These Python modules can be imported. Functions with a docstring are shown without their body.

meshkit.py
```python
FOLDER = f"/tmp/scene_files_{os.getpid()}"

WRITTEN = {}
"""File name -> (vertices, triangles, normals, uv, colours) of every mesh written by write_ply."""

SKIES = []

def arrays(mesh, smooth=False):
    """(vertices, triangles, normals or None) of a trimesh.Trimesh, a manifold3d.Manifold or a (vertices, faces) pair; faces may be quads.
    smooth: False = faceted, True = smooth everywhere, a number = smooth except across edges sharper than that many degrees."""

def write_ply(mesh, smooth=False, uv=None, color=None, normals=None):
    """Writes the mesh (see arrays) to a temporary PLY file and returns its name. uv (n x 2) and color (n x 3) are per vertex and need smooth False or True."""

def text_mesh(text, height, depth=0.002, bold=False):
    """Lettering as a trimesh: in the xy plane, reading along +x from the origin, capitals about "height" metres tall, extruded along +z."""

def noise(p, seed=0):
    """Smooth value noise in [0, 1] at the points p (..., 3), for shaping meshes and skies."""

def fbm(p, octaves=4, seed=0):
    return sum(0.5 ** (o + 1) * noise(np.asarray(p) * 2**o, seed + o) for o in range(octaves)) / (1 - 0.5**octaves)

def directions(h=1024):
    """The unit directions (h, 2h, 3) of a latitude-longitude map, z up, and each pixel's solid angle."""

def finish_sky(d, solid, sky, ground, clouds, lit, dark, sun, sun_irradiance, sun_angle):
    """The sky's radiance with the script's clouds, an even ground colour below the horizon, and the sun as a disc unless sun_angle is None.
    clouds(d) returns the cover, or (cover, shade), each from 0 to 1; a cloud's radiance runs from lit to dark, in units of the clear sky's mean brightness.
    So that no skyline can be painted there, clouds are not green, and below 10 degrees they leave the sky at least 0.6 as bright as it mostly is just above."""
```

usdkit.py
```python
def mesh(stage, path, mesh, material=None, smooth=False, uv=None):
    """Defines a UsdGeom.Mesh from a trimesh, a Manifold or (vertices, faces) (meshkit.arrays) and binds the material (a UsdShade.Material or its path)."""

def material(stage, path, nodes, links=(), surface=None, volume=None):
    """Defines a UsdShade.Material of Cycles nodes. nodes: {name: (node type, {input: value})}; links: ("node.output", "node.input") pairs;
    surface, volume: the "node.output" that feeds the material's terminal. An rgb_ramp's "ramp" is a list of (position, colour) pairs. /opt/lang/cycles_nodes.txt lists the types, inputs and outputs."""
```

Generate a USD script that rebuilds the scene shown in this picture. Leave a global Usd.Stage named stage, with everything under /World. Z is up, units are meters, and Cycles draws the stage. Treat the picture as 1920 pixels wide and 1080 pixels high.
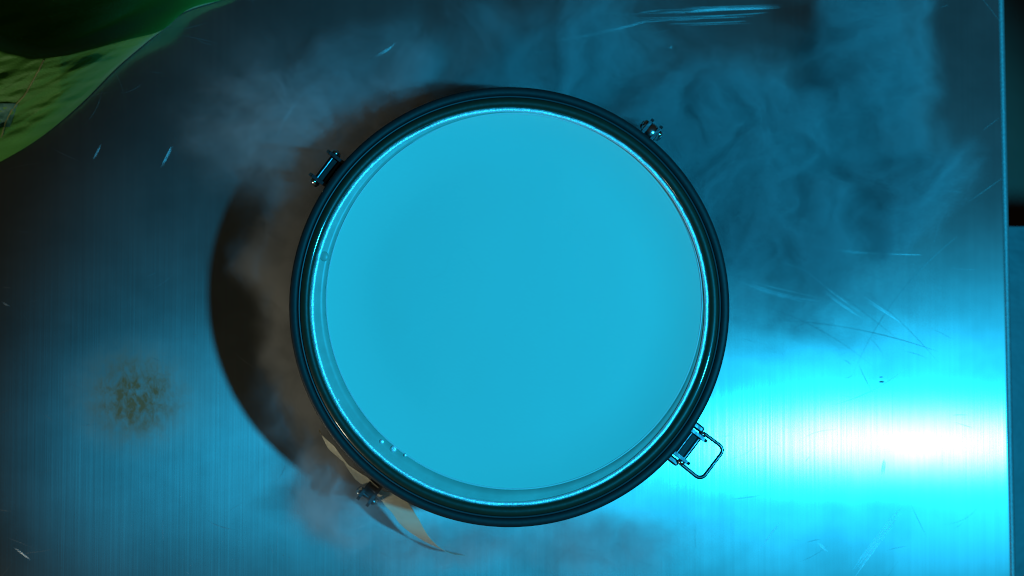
import math, random
import numpy as np, trimesh, usdkit, meshkit
from pxr import Usd, UsdGeom, UsdLux, UsdShade, Gf, Sdf
random.seed(7); rng = np.random.default_rng(7)
stage = Usd.Stage.CreateInMemory()
UsdGeom.Xform.Define(stage, '/World'); UsdGeom.Scope.Define(stage, '/World/Looks')

# ------------------------------------------------------------------ camera (pixel units of the 1920 x 1080 photograph)
HC, FPX = 1.25, 3125.0                       # height over the table, focal length in pixels
NADIR = (880.0, 690.0)                       # where straight down falls in the picture
def rot_between(a, b):
    a = a/np.linalg.norm(a); b = b/np.linalg.norm(b); v = np.cross(a, b); c = a@b
    K = np.array([[0,-v[2],v[1]],[v[2],0,-v[0]],[-v[1],v[0],0]]); return np.eye(3)+K+K@K/(1+c)
def cam_dir(u, v): return np.array([(u-960)/FPX, -(v-540)/FPX, -1.0])
RC = rot_between(cam_dir(*NADIR), np.array([0,0,-1.0]))
def P(u, v, z=0.0):                          # world point at height z seen at photo position (u, v)
    d = RC@cam_dir(u, v); t = (z-HC)/d[2]; return np.array([d[0]*t, d[1]*t, z])
cam = UsdGeom.Camera.Define(stage, '/World/camera')
M4 = np.eye(4); M4[:3,:3] = RC; M4[:3,3] = (0,0,HC)
cam.AddTransformOp().Set(Gf.Matrix4d(*M4.T.ravel().tolist()))
cam.CreateHorizontalApertureAttr(36.0); cam.CreateFocalLengthAttr(36.0*FPX/1920)
cam.CreateFStopAttr(5.6); cam.CreateFocusDistanceAttr(1.13); cam.CreateClippingRangeAttr((0.05, 100))
cam.CreateExposureAttr(0.0)

# ------------------------------------------------------------------ lamps: one cyan lamp high on the right, one low warm lamp at the lower left
def lamp(name, pos, target, radius, color, intensity, kind=UsdLux.DiskLight):
    l = kind.Define(stage, '/World/'+name); d = np.array(pos, float)-np.array(target, float)
    R = rot_between(np.array([0,0,1.0]), d); m = np.eye(4); m[:3,:3] = R; m[:3,3] = pos
    UsdGeom.Xformable(l).AddTransformOp().Set(Gf.Matrix4d(*m.T.ravel().tolist()))
    l.CreateRadiusAttr(radius); l.CreateIntensityAttr(intensity); l.CreateColorAttr(Gf.Vec3f(*color)); l.CreateNormalizeAttr(True)
    return l
CYAN_POS = (0.77, -0.129, 1.65)
cy = lamp('cyan_lamp', CYAN_POS, (0.30, -0.08, 0.0), 0.036, (0.0125, 0.55, 1.0), 50.0, UsdLux.SphereLight)
sh = UsdLux.ShapingAPI.Apply(cy.GetPrim()); sh.CreateShapingConeAngleAttr(19.0); sh.CreateShapingConeSoftnessAttr(0.3)
WARM_POS = (-0.62, -0.42, 0.130)
lamp('warm_lamp', WARM_POS, (-0.05, 0.0, 0.05), 0.045, (1.0, 0.95, 0.70), 0.37)

room = UsdLux.DomeLight.Define(stage, '/World/room_light')        # the dim brownish room round the set
room.CreateColorAttr(Gf.Vec3f(0.95, 1.0, 0.70)); room.CreateIntensityAttr(0.0040)
# ------------------------------------------------------------------ material helpers
class G:
    """a little node-graph builder"""
    def __init__(s): s.n, s.l, s.k = {}, [], 0
    def node(s, kind, **kw):
        s.k += 1; name = f'n{s.k}'; plain = {}
        for k, v in kw.items():
            if isinstance(v, str) and '.' in v and v.split('.')[0] in s.n: s.l.append((v, f'{name}.{k}'))
            else: plain[k] = v
        s.n[name] = (kind, plain); return name
    def math(s, op, a, b=0.0, clamp=False): return s.node('math', math_type=op, value1=a, value2=b, use_clamp=clamp)+'.value'
    def rng(s, v, a, b, c, d, kind='smoothstep'): return s.node('map_range', range_type=kind, value=v, from_min=a, from_max=b, to_min=c, to_max=d, clamp=True)+'.result'
    def pos(s): return s.node('geometry')+'.position'
    def map(s, v, scale=(1,1,1), loc=(0,0,0), rot=(0,0,0)): return s.node('mapping', mapping_type='point', vector=v, scale=scale, location=loc, rotation=rot)+'.vector'
    def noise(s, v, scale, detail=3, rough=0.5, dist=0.0): return s.node('noise_texture', vector=v, scale=scale, detail=detail, roughness=rough, distortion=dist)
    def blob(s, v, c, r):                    # 1 at the centre c, 0 past the ellipse r
        q = s.map(v, scale=tuple(1/x if x else 0.0 for x in r), loc=tuple(-a/x if x else 0.0 for a, x in zip(c, r)))
        return s.rng(s.node('vector_math', math_type='length', vector1=q)+'.value', 0, 1, 1, 0)
    def mixc(s, f, a, b): return s.node('mix_color', fac=f, a=a, b=b)+'.result'
    def make(s, name, surface=None, volume=None): return usdkit.material(stage, '/World/Looks/'+name, s.n, s.l, surface, volume)
def simple(name, color, rough=0.5, metal=0.0, bump=None, **kw):
    g = G(); a = dict(base_color=color, roughness=rough, metallic=metal, **kw)
    if bump:
        n = g.noise(g.pos(), bump[0], 3); a['normal'] = g.node('bump', height=n+'.fac', strength=1.0, distance=bump[1])+'.normal'
        c2 = tuple(x*0.75 for x in color); a['base_color'] = g.mixc(n+'.fac', c2, tuple(x*1.2 for x in color))
    p = g.node('principled_bsdf', **a); return g.make(name, p+'.BSDF')

# brushed steel: grain runs up and down the picture, so highlights spread sideways
g = G(); pos = g.pos()
grain = g.noise(g.map(pos, (1300, 9, 1)), 1.0, 3, 0.6)
grain2 = g.noise(g.map(pos, (300, 4, 1)), 1.0, 2, 0.5)
cloud = g.noise(pos, 9.0, 4, 0.6)
st = P(252, 742); blot = g.noise(g.map(pos, (1, .6, 1)), 130, 6, 0.7, 0.4)
stain = g.math('multiply', g.blob(pos, st, (0.062, 0.055, 0)), g.rng(blot+'.fac', 0.05, 0.80, 0, 1))
halo = g.math('multiply', g.blob(pos, st+np.array([.008,0,0]), (0.075, 0.060, 0)), 0.22)
stain = g.math('minimum', g.math('multiply', g.math('maximum', stain, halo), 1.5), 1.0)
steel = g.mixc(grain2+'.fac', (0.47,0.47,0.46), (0.58,0.58,0.56))
steel = g.mixc(g.rng(cloud+'.fac', .35, .7, 0, .7), steel, (0.33,0.33,0.32))
steel = g.mixc(g.math('multiply', stain, 0.92), steel, (0.27,0.085,0.02))
h = g.math('add', g.math('multiply', grain+'.fac', 0.6), g.math('multiply', grain2+'.fac', 0.8))
nrm = g.node('bump', height=h, strength=0.17, distance=0.0004)+'.normal'
tan = g.node('combine_xyz', x=-0.015, y=1.0, z=0.0)+'.vector'
sharp = g.node('glossy_bsdf', color=steel, roughness=0.162, anisotropy=0.58, tangent=tan, normal=nrm, distribution='beckmann')
halo_l = g.node('glossy_bsdf', color=g.node('mix_color', blend_type='multiply', fac=1.0, a=steel, b=(.74,.74,.74))+'.result', roughness=0.36, anisotropy=0.52, tangent=tan, normal=nrm, distribution='beckmann')
broad = g.node('glossy_bsdf', color=steel, roughness=0.5, anisotropy=0.3, tangent=tan, normal=nrm, distribution='ggx')
wide = g.node('mix_closure', fac=0.20, closure1=halo_l+'.BSDF', closure2=broad+'.BSDF')
dul = g.node('diffuse_bsdf', color=steel)
m1 = g.node('mix_closure', fac=0.36, closure1=sharp+'.BSDF', closure2=wide+'.closure')
m2 = g.node('mix_closure', fac=g.math('add', 0.05, g.math('multiply', stain, 0.85)), closure1=m1+'.closure', closure2=dul+'.BSDF')
BRUSHED = g.make('brushed_steel', m2+'.closure')

STEEL = simple('polished_steel', (0.62,0.62,0.60), 0.18, 1.0, (220, 0.0002))
BODY = simple('vessel_steel', (0.5,0.5,0.48), 0.32, 1.0, (90, 0.0003))
RUBBER = simple('black_rubber', (0.013,0.014,0.014), 0.55, 0.0, (400, 0.0001), specular_ior_level=0.25)
GREENRUB = simple('dark_green_rubber', (0.008,0.022,0.012), 0.45, 0.0, (300, 0.0001), specular_ior_level=0.3, coat_weight=0.7, coat_roughness=0.07)
BEAD = simple('grey_bead', (0.03,0.034,0.038), 0.5)
GUN = simple('dark_metal', (0.14,0.14,0.15), 0.30, 1.0, (220, 0.0002))
LEDGE = simple('wet_grey_ledge', (0.30,0.38,0.32), 0.4, 0.0, (60, 0.0003))
LIP = simple('pale_lip', (0.62,0.58,0.56), 0.4)
FROST = simple('frost', (0.90,0.92,0.92), 0.5, 0.65, (900, 0.0004))
VAPOUR = simple('milky_vapour', (0.42,0.605,0.52), 0.9, 0.0, None, specular_ior_level=0.0)
SCRATCH = simple('scratched_metal', (0.58,0.58,0.58), 0.45, 0.5)
SCUFF = simple('scuffed_metal', (0.20,0.20,0.20), 0.5, 0.6)
FLOOR = simple('dark_floor', (0.15,0.055,0.028), 0.6, 0.0, (12, 0.002))
BENCH = simple('dark_bench', (0.026,0.026,0.032), 0.5, 0.0, (30, 0.001))
g = G(); n = g.noise(g.pos(), 260, 4)
tp = g.node('principled_bsdf', base_color=g.mixc(n+'.fac', (0.70,0.64,0.47), (0.80,0.74,0.56)), roughness=0.55)
tl = g.node('translucent_bsdf', color=(0.5,0.38,0.18))
TAPE = g.make('yellowed_paper', g.node('mix_closure', fac=0.3, closure1=tp+'.BSDF', closure2=tl+'.BSDF')+'.closure')
g = G(); pos = g.pos(); n = g.noise(pos, 35, 4, .6); w = g.noise(g.map(pos, (700,700,700)), 1.0, 2)
cl = g.node('principled_bsdf', base_color=g.mixc(n+'.fac', (0.065,0.29,0.028), (0.105,0.39,0.045)), roughness=0.6, sheen_weight=0.2,
            normal=g.node('bump', height=w+'.fac', strength=0.5, distance=0.0005)+'.normal')
CLOTH = g.make('green_cloth', cl+'.BSDF')
SEAM = simple('seam_thread', (0.30,0.36,0.12), 0.7)
TEALPATCH = simple('teal_patch', (0.05,0.26,0.20), 0.6, 0.0, (500, .0002))

# ------------------------------------------------------------------ object helpers
used = {}
def numbered(path):
    k = used.get(path, 0); used[path] = k+1; return path if k == 0 else f'{path}_{k:03d}'
def tag(p, label=None, cat=None, group=None, kind=None):
    p = p.GetPrim()
    for k, v in (('label', label), ('category', cat), ('group', group), ('kind', kind)):
        if v: p.SetCustomDataByKey(k, v)
    return p
def obj(name, mesh, mat, parent=None, smooth=35):
    base = str(parent.GetPath()) if parent is not None else '/World'
    return usdkit.mesh(stage, numbered(base+'/'+name), mesh, mat, smooth=smooth).GetPrim()
def thing(name, label, cat, loc=(0,0,0)):
    x = UsdGeom.Xform.Define(stage, numbered('/World/'+name)); x.AddTranslateOp().Set(Gf.Vec3d(*map(float, loc)))
    return tag(x, label, cat)
def revolve(profile, n=256, center=(0,0,0)):
    """closed profile of (r, z) swept round z"""
    p = np.array(profile, float); k = len(p); a = np.arange(n)*2*math.pi/n
    v = np.stack([np.outer(np.cos(a), p[:,0]), np.outer(np.sin(a), p[:,0]), np.tile(p[:,1], (n,1))], -1).reshape(-1,3)+np.array(center)
    i, j = np.meshgrid(np.arange(n), np.arange(k), indexing='ij'); i2, j2 = (i+1)%n, (j+1)%k
    q = np.stack([i*k+j, i2*k+j, i2*k+j2, i*k+j2], -1).reshape(-1,4)
    m = trimesh.Trimesh(v, np.vstack([q[:,[0,1,2]], q[:,[0,2,3]]]), process=False); m.fix_normals(); return m
def rrect(r0, r1, z0, z1, b, seg=4):
    out = []
    for cx, cz, a0 in ((r1-b, z0+b, -90), (r1-b, z1-b, 0), (r0+b, z1-b, 90), (r0+b, z0+b, 180)):
        for t in np.linspace(a0, a0+90, seg+1): out.append((cx+b*math.cos(math.radians(t)), cz+b*math.sin(math.radians(t))))
    return out
def tube(pts, r, n=10, closed=False):
    pts = np.array(pts, float); m = len(pts); rr = np.broadcast_to(r, (m,))
    tg = np.roll(pts,-1,0)-np.roll(pts,1,0) if closed else np.gradient(pts, axis=0)
    tg /= np.linalg.norm(tg, axis=1, keepdims=True)
    up = np.array([0.13,0.21,0.97]); rings = []
    for p, t, r_ in zip(pts, tg, rr):
        x = np.cross(t, up); x /= np.linalg.norm(x)+1e-12; y = np.cross(x, t)
        a = np.arange(n)*2*math.pi/n; rings.append(p+r_*(np.outer(np.cos(a), x)+np.outer(np.sin(a), y)))
    v = np.vstack(rings); f = []
    for i in range(m if closed else m-1):
        i2 = (i+1)%m
        for j in range(n):
            j2 = (j+1)%n; f += [[i*n+j, i*n+j2, i2*n+j2], [i*n+j, i2*n+j2, i2*n+j]]
    if not closed:
        c0, c1 = len(v), len(v)+1; v = np.vstack([v, pts[0], pts[-1]])
        for j in range(n): j2 = (j+1)%n; f += [[c0, j2, j], [c1, (m-1)*n+j, (m-1)*n+j2]]
    t = trimesh.Trimesh(v, f, process=False); t.fix_normals(); return t
def rbox(sx, sy, sz, b=0.0006, c=(0,0,0)):
    import manifold3d as m3
    pts = [(x*(sx/2-(b if k != 0 else 0)), y*(sy/2-(b if k != 1 else 0)), z*(sz/2-(b if k != 2 else 0))) for x in (-1,1) for y in (-1,1) for z in (-1,1) for k in range(3)]
    t = trimesh.convex.convex_hull(np.array(pts)); t.apply_translation(c); return t
def spline(pts, n):
    from scipy.interpolate import CubicSpline
    pts = np.array(pts, float); d = np.r_[0, np.cumsum(np.linalg.norm(np.diff(pts[:, :2], axis=0), axis=1))]
    return CubicSpline(d, pts)(np.linspace(0, d[-1], n))

# ------------------------------------------------------------------ floor, table
fl = trimesh.creation.box((8,8,.04)); fl.apply_translation((0,0,-.87))
tag(obj('floor', fl, FLOOR, smooth=False), 'dark floor far below, beyond the right edge of the table', None, None, 'structure')
EA, EB = P(1880, -60), P(1905, 1140)
ed = (EB-EA)/np.linalg.norm(EB-EA); en = np.array([-ed[1], ed[0], 0.0])
if en[0] < 0: en = -en
mid = (EA+EB)/2
table = thing('steel_table', 'worn brushed steel table top with scratches and a rust stain under the round vessel', 'table')
b, prof = 0.005, []
for t in np.linspace(90, -90, 13): prof.append((-b+b*math.cos(math.radians(t)), -b+b*math.sin(math.radians(t))))
prof = [(-1.1, 0.0)]+prof+[(-1.1, -2*b)]
v = np.array([mid+s*ed*0.62+np.array([en[0]*x, en[1]*x, z]) for s in (-1,1) for x, z in prof]); k = len(prof)
f = []
for i in range(k): j = (i+1)%k; f += [[i,j,k+j],[i,k+j,k+i]]
for i in range(1,k-1): f += [[0,i,i+1],[k,k+i+1,k+i]]
tm = trimesh.Trimesh(v, f, process=False); tm.fix_normals()
obj('table_top', tm, BRUSHED, table, smooth=50)
EDGE = simple('edge_steel', (0.24,0.24,0.24), 0.6, 0.6, (500, 0.0003))
eprof = [(.0030*math.cos(t)-.0030, .0030*math.sin(t)-.0024) for t in np.linspace(0, 2*math.pi, 13)[:-1]]
ev = np.array([mid+q*ed*0.61+np.array([en[0]*x, en[1]*x, z])+en*.0012 for q in np.linspace(-1,1,40) for x, z in eprof]); ef = []
for i in range(39):
    for j in range(12): j2 = (j+1)%12; ef += [[i*12+j, i*12+j2, i*12+12+j2], [i*12+j, i*12+12+j2, i*12+12+j]]
em = trimesh.Trimesh(ev, ef, process=False); em.fix_normals()
tag(obj('rounded_edge', em, EDGE, table, smooth=60))
apron = trimesh.creation.box((.02, 1.2, .06)); ang = math.atan2(en[1], en[0])
apron.apply_transform(trimesh.transformations.rotation_matrix(ang, (0,0,1))); apron.apply_translation(mid-en*.03+np.array([0,0,-.041]))
obj('apron', apron, BODY, table, smooth=False)

def sliver(pts, w, fade=(0.35,0.35), z=0.00012, n=28):
    c = spline([P(u, v, 0) for u, v in pts], n); s = np.linspace(0, 1, n)
    ww = w*np.minimum(1, np.minimum(s/max(fade[0],1e-3), (1-s)/max(fade[1],1e-3)))
    ww *= 0.75+0.5*meshkit.noise(np.stack([s*9, np.full(n, pts[0][0]*.37), np.zeros(n)], 1), 3)
    ww = np.maximum(ww, 1e-5)
    t = np.gradient(c, axis=0); t /= np.linalg.norm(t, axis=1, keepdims=True); nn = np.stack([-t[:,1], t[:,0], 0*t[:,0]], 1)
    l, r_, m = c-nn*ww[:,None]/2, c+nn*ww[:,None]/2, c+np.array([0,0,1.0])*np.minimum(z*2, ww*.3)[:,None]
    l[:,2] = r_[:,2] = 0.00002; v = np.vstack([l, m, r_]); f = []
    for i in range(n-1): f += [[i,i+1,n+i+1],[i,n+i+1,n+i],[n+i,n+i+1,2*n+i+1],[n+i,2*n+i+1,2*n+i]]
    t_ = trimesh.Trimesh(v, f, process=False)
    if t_.face_normals[:,2].mean() < 0: t_.invert()
    return t_
px = HC/FPX
SC = [([(1000,80),(1120,62),(1240,30)], 5), ([(1215,33),(1290,22),(1400,16),(1500,12)], 4), ([(695,112),(720,97),(745,78)], 5),
      ([(508,270),(540,215),(590,150)], 5), ([(1288,295),(1350,294),(1412,297)], 5), ([(1375,418),(1450,443),(1540,465),(1640,476),(1770,480)], 4),
      ([(1380,525),(1450,550),(1560,567)], 9), ([(1400,524),(1480,546),(1570,563)], 3), ([(1535,538),(1580,573),(1630,605)], 5), ([(1500,497),(1560,548),(1640,600)], 2.5),
      ([(1615,555),(1660,585),(1700,610)], 5), ([(1700,945),(1652,1005),(1592,1088)], 15), ([(1659,858),(1656,880),(1653,902)], 7),
      ([(1475,960),(1440,1010),(1415,1040)], 3), ([(1530,1015),(1545,1028),(1555,1036)], 5), ([(1500,262),(1508,270),(1516,278)], 5), ([(1256,92),(1258,89),(1261,86)], 4),
      ([(300,320),(312,295),(325,270)], 4), ([(175,300),(183,283),(190,266)], 3), ([(20,1022),(42,1038),(64,1056)], 2.5), ([(0,565),(10,570),(22,578)], 3),
      ([(1560,760),(1620,740),(1700,690)], 2), ([(1440,330),(1520,372),(1600,400)], 2.5), ([(1300,390),(1380,360),(1470,352)], 2)]
SC += [([(1380,560),(1500,600),(1640,690)],1), ([(1420,440),(1560,540),(1700,650)],1), ([(1400,600),(1560,610),(1760,660)],1), ([(1500,420),(1640,520),(1760,560)],1), ([(1600,700),(1680,560),(1800,440)],1), ([(1450,330),(1620,350),(1800,390)],1), ([(1370,470),(1460,490),(1560,530)],2), ([(1560,500),(1640,560),(1760,680)],1.6), ([(880,60),(960,90),(1100,95)],1)]
for i in range(16):
    y = 12+i*2.2+rng.normal(0,1.0); x0 = 1165+rng.uniform(0,130); L = rng.uniform(50,230)
    SC.append(([(x0,y+2),(x0+L/2,y+rng.normal(0,.8)),(x0+L,y-3+rng.normal(0,1))], rng.uniform(.7,1.5)))
for pts, w in SC:                            # each scratch is a bundle of fine furrow edges
    k = max(1, int(round(w/1.6))); ms = []
    p = np.array(pts, float); d = (p[-1]-p[0])/np.linalg.norm(p[-1]-p[0]); nn = np.array([-d[1], d[0]])
    for i in range(k):
        o = (i-(k-1)/2)*w/k*1.05+rng.normal(0, .2); a, b = rng.uniform(0,.28), rng.uniform(.72,1) if k > 1 else 1.0
        if k == 1: a = 0.0
        q = spline(np.c_[p, 0*p[:,0]], 41)[int(a*40):int(b*40)+1:4, :2]+nn*o
        ms.append(sliver(q, rng.uniform(.7,1.5)*px, (rng.uniform(.1,.5), rng.uniform(.1,.5)), n=40))
    obj('scratch', trimesh.util.concatenate(ms), SCUFF if w <= 1.6 else SCRATCH, table, smooth=50)
ms = []
for i in range(170):                          # hair-fine wear all over the top
    u, v_ = rng.uniform(-20,1870), rng.uniform(-20,1100); a = rng.choice([.35, -.5, 1.2, 0])+rng.normal(0,.4); L = rng.uniform(14,90); c = rng.normal(0,.06)*L
    d = np.array([math.cos(a), math.sin(a)])*L/2; q = np.array([-d[1], d[0]])/L*2*c
    ms.append(sliver([(u-d[0],v_-d[1]),(u+q[0],v_+q[1]),(u+d[0],v_+d[1])], rng.uniform(.3,.8)*px, n=12))
tag(obj('fine_scratches', trimesh.util.concatenate(ms), SCUFF, table, smooth=50), kind='stuff')
for (u, v_, w, hh) in ((1653,716,10,3),(1652,707,7,1.5)):
    c = P(u, v_); m = trimesh.creation.icosphere(2, 1.0); m.apply_scale((w*px/2, hh*px/2, .0006)); m.apply_translation(c+np.array([0,0,.0002])); obj('dent', m, RUBBER, table)

bn = trimesh.creation.box((.5, .60, .03)); A = P(1912, 425, -.12)
bn.apply_translation((A[0]+.22, A[1]-.30, -.135))
tag(obj('dark_bench', bn, BENCH, smooth=False), 'dark bench top lower than the table, beyond its right edge', 'bench')

# ------------------------------------------------------------------ the vessel
ZR = 0.130
C = P(956.5, 573, ZR); s = (HC-ZR)/FPX; R = 414.5*s
ves = thing('round_vessel', 'round steel vessel with black rubber rim and four toggle latches, filled with pale vapour', 'vessel', (C[0], C[1], 0))
RW = R-0.0075
obj('body', revolve([(0,0.001),(RW-.012,0.001),(RW-.003,0.004),(RW,0.012),(RW,ZR-.030),(RW-.0015,ZR-.022),(RW-.004,ZR-.022),(RW-.004,0.012),(RW-.008,0.006),(0,0.006)], 192), BODY, ves)
obj('bottom_bead', revolve([(RW+.0004+.002*math.cos(t), .018+.002*math.sin(t)) for t in np.linspace(0, 2*math.pi, 10)[:-1]], 128), BODY, ves)
r_line, r_in = 395.5*s, 374*s
obj('outer_ring', revolve(rrect(r_line+.0004, R, ZR-.024, ZR-.0006, .0028, 5)), RUBBER, ves)
obj('bead_line', revolve([(r_line+.0006*math.cos(t), ZR-.0010+.0006*math.sin(t)) for t in np.linspace(0, 2*math.pi, 9)[:-1]]), BEAD, ves)
ro, ri = r_line-.0004, r_in
prof = [(ro, ZR-.022), (ro, ZR-.0022)]+[((ro+ri)/2+(ro-ri)/2*math.cos(t), ZR-.0024+.0034*math.sin(t)) for t in np.linspace(0.15, math.pi-.15, 12)]+[(ri, ZR-.0024), (ri, ZR-.022)]
obj('inner_ring', revolve(prof), GREENRUB, ves)
obj('bright_edge', revolve([(r_in-.0002+.0006*math.cos(t), ZR-.0022+.0006*math.sin(t)) for t in np.linspace(0, 2*math.pi, 11)[:-1]]), STEEL, ves)
# ragged frost line just inside the steel edge
n = 900; a = np.arange(n)*2*math.pi/n; cs = np.stack([np.cos(a), np.sin(a)], 1)
nz = meshkit.fbm(np.c_[cs*28, np.zeros(n)], 4, 2); nz2 = meshkit.fbm(np.c_[cs*7, np.ones(n)], 3, 5)
rr = 370.2*s+0.00045*nz+0.0004*nz2; th = np.clip(0.0010+0.0007*nz2+0.0005*nz, .0005, .0022)
notch = np.exp(-((a-math.radians(165))/.018)**2); rr += .0002*notch
rings = [np.c_[cs*(rr+th*math.cos(t))[:,None], ZR-.0024+0*a+th*0.8*math.sin(t)] for t in np.linspace(0, 2*math.pi, 9)[:-1]]
v = np.stack(rings, 1).reshape(-1,3); f = []
k = 8
for i in range(n):
    i2 = (i+1)%n
    for j in range(k): j2 = (j+1)%k; f += [[i*k+j, i2*k+j, i2*k+j2], [i*k+j, i2*k+j2, i*k+j2]]
fm = trimesh.Trimesh(v, f, process=False); fm.fix_normals(); obj('frost_line', fm, FROST, ves, smooth=60)
# ledge with its own, slightly off-centre inner circle, and pale lip
C2 = P(965, 563, ZR-.006); off = (C2-C)[:2]; r2 = 352*s*(HC-ZR+.006)/(HC-ZR)
n = 256; a = np.arange(n)*2*math.pi/n
o_ = np.stack([np.cos(a)*369.5*s, np.sin(a)*369.5*s, np.full(n, ZR-.0030)], 1)
i_ = np.stack([np.cos(a)*r2+off[0], np.sin(a)*r2+off[1], np.full(n, ZR-.0042)], 1)
ib, ob = i_-[0,0,.012], o_-[0,0,.012]
v = np.vstack([o_, i_, ib, ob]); f = []
for q in range(4):
    for i in range(n): i2 = (i+1)%n; A_, B_ = q*n, ((q+1)%4)*n; f += [[A_+i, A_+i2, B_+i2], [A_+i, B_+i2, B_+i]]
lm = trimesh.Trimesh(v, f, process=False); lm.fix_normals(); lm = lm.subdivide()
obj('inner_ledge', lm, LEDGE, ves, smooth=30)
ln = 0.00035+0.00025*np.clip(np.cos(a-math.radians(48)),0,1)**3+0.0002*np.clip(np.cos(a-math.radians(205)),0,1)
lip_c = np.stack([np.cos(a)*r2+off[0], np.sin(a)*r2+off[1], np.full(n, ZR-.0041)], 1)
obj('lip', tube(lip_c, ln, 8, True), LIP, ves, smooth=60)
for (u, v_, w) in ((716,828,5),(738,842,7),(760,853,4),(634,750,4)):
    q = P(u, v_, ZR-.005)-C; m = trimesh.creation.icosphere(2, 1.0); m.vertices *= 1+.25*meshkit.noise(m.vertices*2.0+u, 4)[:,None]
    m.apply_scale((w*s*.8, w*s*.8, .0009)); m.apply_translation((q[0], q[1], ZR-.0036)); obj('frost_crumb', m, FROST, ves)
q = P(607, 480, ZR)-C; m = trimesh.creation.icosphere(2, 1.0); m.apply_scale((.0030,.0034,.0012)); m.apply_translation((q[0], q[1], ZR-.0034)); obj('water_drop', m, LEDGE, ves)

# vapour that fills the vessel to the lip
n, rings = 128, 24; vv = [[0,0,0]]; f = []
for i in range(1, rings+1):
    for j in range(n): t = 2*math.pi*j/n; vv.append([math.cos(t)*i/rings, math.sin(t)*i/rings, 0])
vv = np.array(vv); rad = np.linalg.norm(vv[:,:2], axis=1)
for j in range(n): f.append([0, 1+j, 1+(j+1)%n])
for i in range(rings-1):
    for j in range(n):
        p, q = 1+i*n, 1+(i+1)*n; j2 = (j+1)%n; f += [[p+j, q+j, q+j2], [p+j, q+j2, p+j2]]
vv[:,:2] *= r2*1.005
vv[:,2] = .0016*meshkit.fbm(np.c_[vv[:,:2]*14, 0*rad], 3, 9)+.0075*np.clip((rad/rad.max()-.72)/.28,0,1)**2-.0075
nb = len(vv); bot = vv[-n:].copy(); bot[:,2] = -.05; vv = np.vstack([vv, bot, [[0,0,-.05]]])
e0 = nb-n
for j in range(n): j2 = (j+1)%n; f += [[e0+j, nb+j, nb+j2], [e0+j, nb+j2, e0+j2], [nb+j, nb+n, nb+j2]]
vv += np.array([C[0]+off[0], C[1]+off[1], ZR-.0046])
vm = trimesh.Trimesh(vv, f, process=False); vm.fix_normals()
tag(obj('vapour_fill', vm, VAPOUR, smooth=60), 'smooth pale vapour filling the inside of the round vessel', 'vapour', None, 'stuff')

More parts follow.
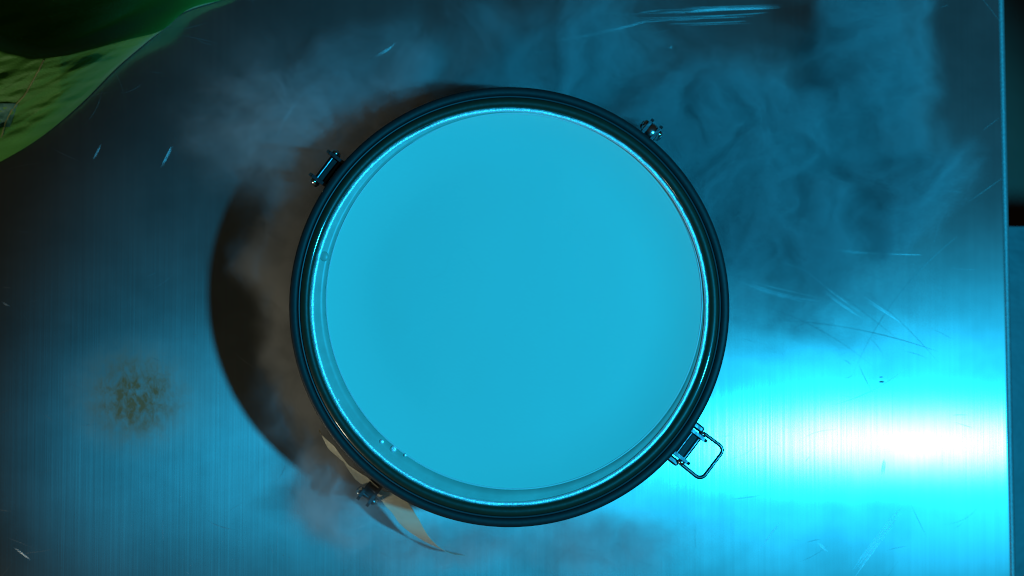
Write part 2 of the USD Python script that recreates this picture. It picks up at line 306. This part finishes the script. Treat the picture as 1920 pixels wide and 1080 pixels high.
# toggle latches on the vessel's wall
def latch(u, v_, z, bail, half=0.0100, label=None, dome=False):
    q = P(u, v_, z)-C; th = math.atan2(q[1], q[0]); d = math.hypot(q[0], q[1])
    T = trimesh.transformations.rotation_matrix(th, (0,0,1)); T[:3,3] = (math.cos(th)*d, math.sin(th)*d, z)
    def put(m): m = m.copy(); m.apply_transform(T); return m
    x0 = RW-d                                 # the vessel's wall in the latch's own frame
    base = obj('latch', put(rbox(.0022, half*1.6, .030, .0008, (x0+.0012, 0, -.006))), GUN, ves)
    if label: tag(base, label)
    for sg in (-1,1):
        pts = trimesh.creation.extrude_polygon(__import__('shapely.geometry', fromlist=['x']).Polygon([(x0,-.016),(x0+.004,-.016),(.0052,-.004),(.0062,.002),(.004,.0058),(x0,.0058)]).buffer(.0006), .0022)
        pts.apply_transform(np.array([[1,0,0,0],[0,0,1,-.0011+sg*half],[0,1,0,0],[0,0,0,1.0]])); pts.fix_normals()
        obj('flange', put(pts), GUN, base)
        m = trimesh.creation.icosphere(3, .0028); m.apply_scale((1,.75,1)); m.apply_translation((.0012, sg*(half+.0022), .001)); obj('rivet', put(m), STEEL, base)
    if dome:
        m = trimesh.creation.icosphere(3, .0062); m.apply_scale((1,1.1,.9)); m.apply_translation((-.0012, 0, .0012)); obj('domed_cap', put(m), STEEL, base)
    y = np.linspace(-half, half, 40)
    obj('pin', put(tube(np.c_[0*y+.0012, y, 0*y+.001], .0017, 12)), GUN, base)
    obj('pin', put(tube(np.c_[0*y-.0055, y, 0*y+.0035], .0012, 12)), GUN, base)
    obj('lever', put(rbox(-x0+.0006, half*1.88, .0040, .0008, (x0*.5, 0, .0008))), RUBBER, base)
    if bail == 'out':
        for sg in (-1,1): obj('lug', put(rbox(-x0+.001, .0046, .0060, .0012, (x0*.5+.0005, sg*(half+.0046), -.0035))), GUN, base)
    # wire bail: a rounded rectangle of wire hung on the rivets
    w, L, r_ = half+.0034, .0185, .0045
    if bail == 'out': path = [(0,-w),(L-r_,-w*1.02)]+[(L-r_+r_*math.sin(t), -w*1.02+r_-r_*math.cos(t)) for t in np.linspace(.15, math.pi/2, 7)]+[(L-r_+r_*math.cos(t), w*1.02-r_+r_*math.sin(t)) for t in np.linspace(0, math.pi/2-.15, 7)]+[(L-r_, w*1.02),(0,w)]
    else: path = [(0,-w),(L*.9-r_,-w)]+[(L*.9-r_+r_*math.sin(t), -w+r_-r_*math.cos(t)) for t in np.linspace(.15, math.pi/2, 7)]+[(L*.9-r_+r_*math.cos(t), w-r_+r_*math.sin(t)) for t in np.linspace(0, math.pi/2-.15, 7)]+[(L*.9-r_,w),(0,w)]
    p3 = np.array([[x+.0012, y_, .001] for x, y_ in path])
    if bail != 'out':                         # folded down against the wall
        l_ = p3[:,0]-.0012; p3[:,0] = .0012-l_*.05; p3[:,2] = .001-l_
    from scipy.interpolate import interp1d
    dd = np.r_[0, np.cumsum(np.linalg.norm(np.diff(p3, axis=0), axis=1))]; p3 = interp1d(dd, p3, axis=0)(np.linspace(0, dd[-1], 70))
    obj('bail', put(tube(p3, .00135, 10)), GUN, base)
latch(1294, 838, ZR-.030, 'out', .0098, 'toggle latch with its wire loop swung outward')
latch(612, 316, ZR-.014, 'down', .0098, 'toggle latch with its pin ends showing at the upper left')
latch(1221, 245, ZR-.020, 'down', .0038, 'latch with a domed cap, mostly hidden under the rim at the upper right', True)
latch(690, 928, ZR-.060, 'down', .0040, 'small latch pin standing clear of the rim at the lower left')

# ------------------------------------------------------------------ curling strip of yellowed paper tape hanging off the rim
cl_ = [(598,806,.080,.02),(625,843,.078,.35),(655,875,.075,.15),(685,903,.070,.5),(718,926,.066,.30),(748,950,.060,.95),(770,982,.048,1.0),(800,1013,.036,.45),(832,1032,.026,.12),(864,1039,.018,.02)]
cw = spline([(u, v_, z*1000) for u, v_, z, t in cl_], 90); flat = np.interp(np.linspace(0,1,90), np.linspace(0,1,len(cl_)), [c[3] for c in cl_])
pc = np.array([P(u, v_, z/1000) for u, v_, z in cw]); tg = np.gradient(pc, axis=0); tg /= np.linalg.norm(tg, axis=1, keepdims=True)
side = np.cross(tg, [0,0,1.0]); side /= np.linalg.norm(side, axis=1, keepdims=True); upv = np.cross(side, tg)
W = 0.0175; an = flat*math.pi/2*.62; wd = side*np.sin(an)[:,None]-upv*np.cos(an)[:,None]
l, r_ = pc-wd*W/2, pc+wd*W/2; nn = np.cross(tg, wd); t_ = .00012
v = np.vstack([l+nn*t_, r_+nn*t_, r_-nn*t_, l-nn*t_]); k = len(pc); f = []
for q in range(4):
    for i in range(k-1): A_, B_ = q*k, ((q+1)%4)*k; f += [[A_+i, A_+i+1, B_+i+1], [A_+i, B_+i+1, B_+i]]
f += [[0,k,2*k],[0,2*k,3*k],[k-1,3*k-1,2*k-1],[k-1,4*k-1,3*k-1]]
tpm = trimesh.Trimesh(v, f, process=False); tpm.fix_normals()
tag(obj('paper_tape', tpm, TAPE, smooth=50), 'loose twisted strip of yellowed tape peeling off the lower left of the vessel', 'tape')

# ------------------------------------------------------------------ green cloth in the corner
edge = spline([(-120,362),(-50,330),(0,303),(60,268),(120,222),(168,178),(215,130),(290,65),(340,25),(386,8),(470,-40)], 150)
ridge = spline([(-120,70),(-50,82),(0,96),(45,107),(85,109),(150,98),(215,80),(275,66),(300,58),(345,22),(388,6),(475,-45)], 150)
valley = spline([(-120,10),(-50,35),(0,60),(45,75),(85,88),(135,75),(200,45),(250,15),(300,-15),(340,-30),(380,-40),(440,-90)], 150)
back = spline([(-120,-60),(-50,-60),(0,-60),(40,-60),(90,-60),(140,-65),(180,-75),(220,-80),(260,-90),(300,-95),(340,-100),(400,-130)], 150)
rows = []; nu = 150; S = np.linspace(0, 1, nu)
def lay(a_, b_, za, zb, m, ease, last=False):
    for t in np.linspace(0, 1, m, endpoint=last):
        uv = a_*(1-t)+b_*t; z = za+(zb-za)*ease(t); rows.append((uv, z))
taper = np.clip((1-S)*1.6, 0, 1)**1.3
z_e, z_r, z_v, z_b = .0025+0*S, .004+.042*taper, .003+.008*taper, .006+.040*taper
lay(edge, ridge, z_e, z_r, 46, lambda t: t**.93); lay(ridge, valley, z_r, z_v, 14, lambda t: t*t*(3-2*t)); lay(valley, back, z_v, z_b, 26, lambda t: t*t*(3-2*t), True)
m_ = len(rows); v = np.zeros((m_, nu, 3))
for i, (uv, z) in enumerate(rows):
    q = np.c_[uv*px*6, np.full(nu, .3)]
    w1 = meshkit.fbm(np.c_[(uv@np.array([.85,-.5]))/230, (uv@np.array([.5,.85]))/22, 0*S], 3, 11); w2 = meshkit.fbm(np.c_[(uv@np.array([.97,-.2]))/150, (uv@np.array([.2,.97]))/15, 1+0*S], 3, 21)
    w3 = np.abs(meshkit.noise(np.c_[(uv@np.array([.7,-.7]))/220, (uv@np.array([.7,.7]))/34, 2+0*S], 31))
    amp = np.clip(i/6, .1, 1)*taper*(.45+.55*math.sin(math.pi*i/46) if i < 46 else .4)*1.2
    zz = z+amp*(.009*w1+.0070*w2-.009*w3)
    v[i] = [P(a_, b_, max(c_, .0012)) for (a_, b_), c_ in zip(uv, zz)]
v = v.reshape(-1,3); v2 = v-np.array([0,0,.0008]); f = []
for i in range(m_-1):
    for j in range(nu-1):
        p = i*nu+j; f += [[p,p+1,p+nu+1],[p,p+nu+1,p+nu]]
f = np.array(f); N0 = len(v); fb = f[:, ::-1]+N0
bd = [i*nu for i in range(m_)]+[(m_-1)*nu+j for j in range(1,nu)]+[i*nu+nu-1 for i in range(m_-2,-1,-1)]+[j for j in range(nu-2,0,-1)]
fs = []
for x, y in zip(bd, bd[1:]+bd[:1]): fs += [[x,y,y+N0],[x,y+N0,x+N0]]
cm = trimesh.Trimesh(np.vstack([v,v2]), np.vstack([f,fb,fs]), process=False)
if cm.face_normals[:len(f),2].mean() < 0: cm.invert()
cloth = thing('green_cloth', 'crumpled green cloth lying folded over the upper left corner of the table', 'cloth')
obj('fabric', cm, CLOTH, cloth, smooth=60)
from scipy.spatial import cKDTree
tree = cKDTree(v[:,:2])
def on_cloth(u, v_, lift=.0006):
    z = .02
    for _ in range(6):
        p = P(u, v_, z); z = v[tree.query(p[:2])[1], 2]+lift
    return P(u, v_, z)
sm = spline([(3,258),(14,222),(30,196),(46,178),(58,158),(68,140),(82,112)], 60); sp = np.array([on_cloth(a_, b_) for a_, b_ in sm])
from scipy.ndimage import gaussian_filter1d
sp[:,2] = gaussian_filter1d(sp[:,2], 2); obj('seam', tube(sp, .0007, 8), SEAM, cloth)
gu, gv = np.meshgrid(np.linspace(-40, 34, 14), np.linspace(194, 238, 10)); pv = np.array([on_cloth(u-(w-194)*.35, w, .0008) for u, w in zip(gu.ravel(), gv.ravel())])
f2 = []
for i in range(9):
    for j in range(13): p = i*14+j; f2 += [[p,p+14,p+15],[p,p+15,p+1]]
pm = trimesh.Trimesh(pv, f2, process=False)
if pm.face_normals[:,2].mean() < 0: pm.invert()
obj('patch', pm, TEALPATCH, cloth, smooth=60)

# ------------------------------------------------------------------ drifting mist over the table, below the vessel's rim
g = G(); pos = g.pos()
wn = g.noise(pos, 9.0, 3, .55); warp = g.node('vector_math', math_type='subtract', vector1=wn+'.color', vector2=(.5,.5,.5))+'.vector'
warp = g.node('vector_math', math_type='multiply', vector1=warp, vector2=(.13,.13,.03))+'.vector'
wp = g.node('vector_math', math_type='add', vector1=pos, vector2=warp)+'.vector'
BL = [(566,560,100,360,1.0),(640,880,150,140,1.0),(640,230,330,210,.62),(770,185,190,110,1.1),(1060,120,300,150,.9),(1390,330,320,270,3.2),(1600,130,120,230,3.2),(1660,360,180,120,3.2),
      (1500,540,330,150,.4),(850,1000,260,80,.32),(1440,540,200,150,.5),(1150,1010,260,100,.35)]
tot = None
for u, v_, ru, rv, am in BL:
    bb = g.math('multiply', g.blob(wp, P(u, v_, .03), (ru*px, rv*px, 0)), am); tot = bb if tot is None else g.math('maximum', tot, bb)
dn = g.noise(wp, 24.0, 6, .60, 1.2); puff = g.rng(dn+'.fac', .40, .70, 0.10, 1.0)
zz = g.node('separate_xyz', vector=pos)+'.z'; fall = g.rng(zz, .030, .116, 1.0, 0.0)
den = g.math('multiply', g.math('multiply', tot, puff), g.math('multiply', fall, 75.0))
vol = g.node('principled_volume', color=(.97,.97,.985), density=den, anisotropy=0.0)
MIST = g.make('mist', None, vol+'.volume')
a0, a1 = P(60, 1130), P(1860, -40)
bx = trimesh.creation.box((a1[0]-a0[0], a1[1]-a0[1], .117)); bx.apply_translation(((a0[0]+a1[0])/2, (a0[1]+a1[1])/2, .0605))
tag(obj('mist', bx, MIST, smooth=False), 'thin drifting mist curling over the table round the vessel', None, None, 'stuff')
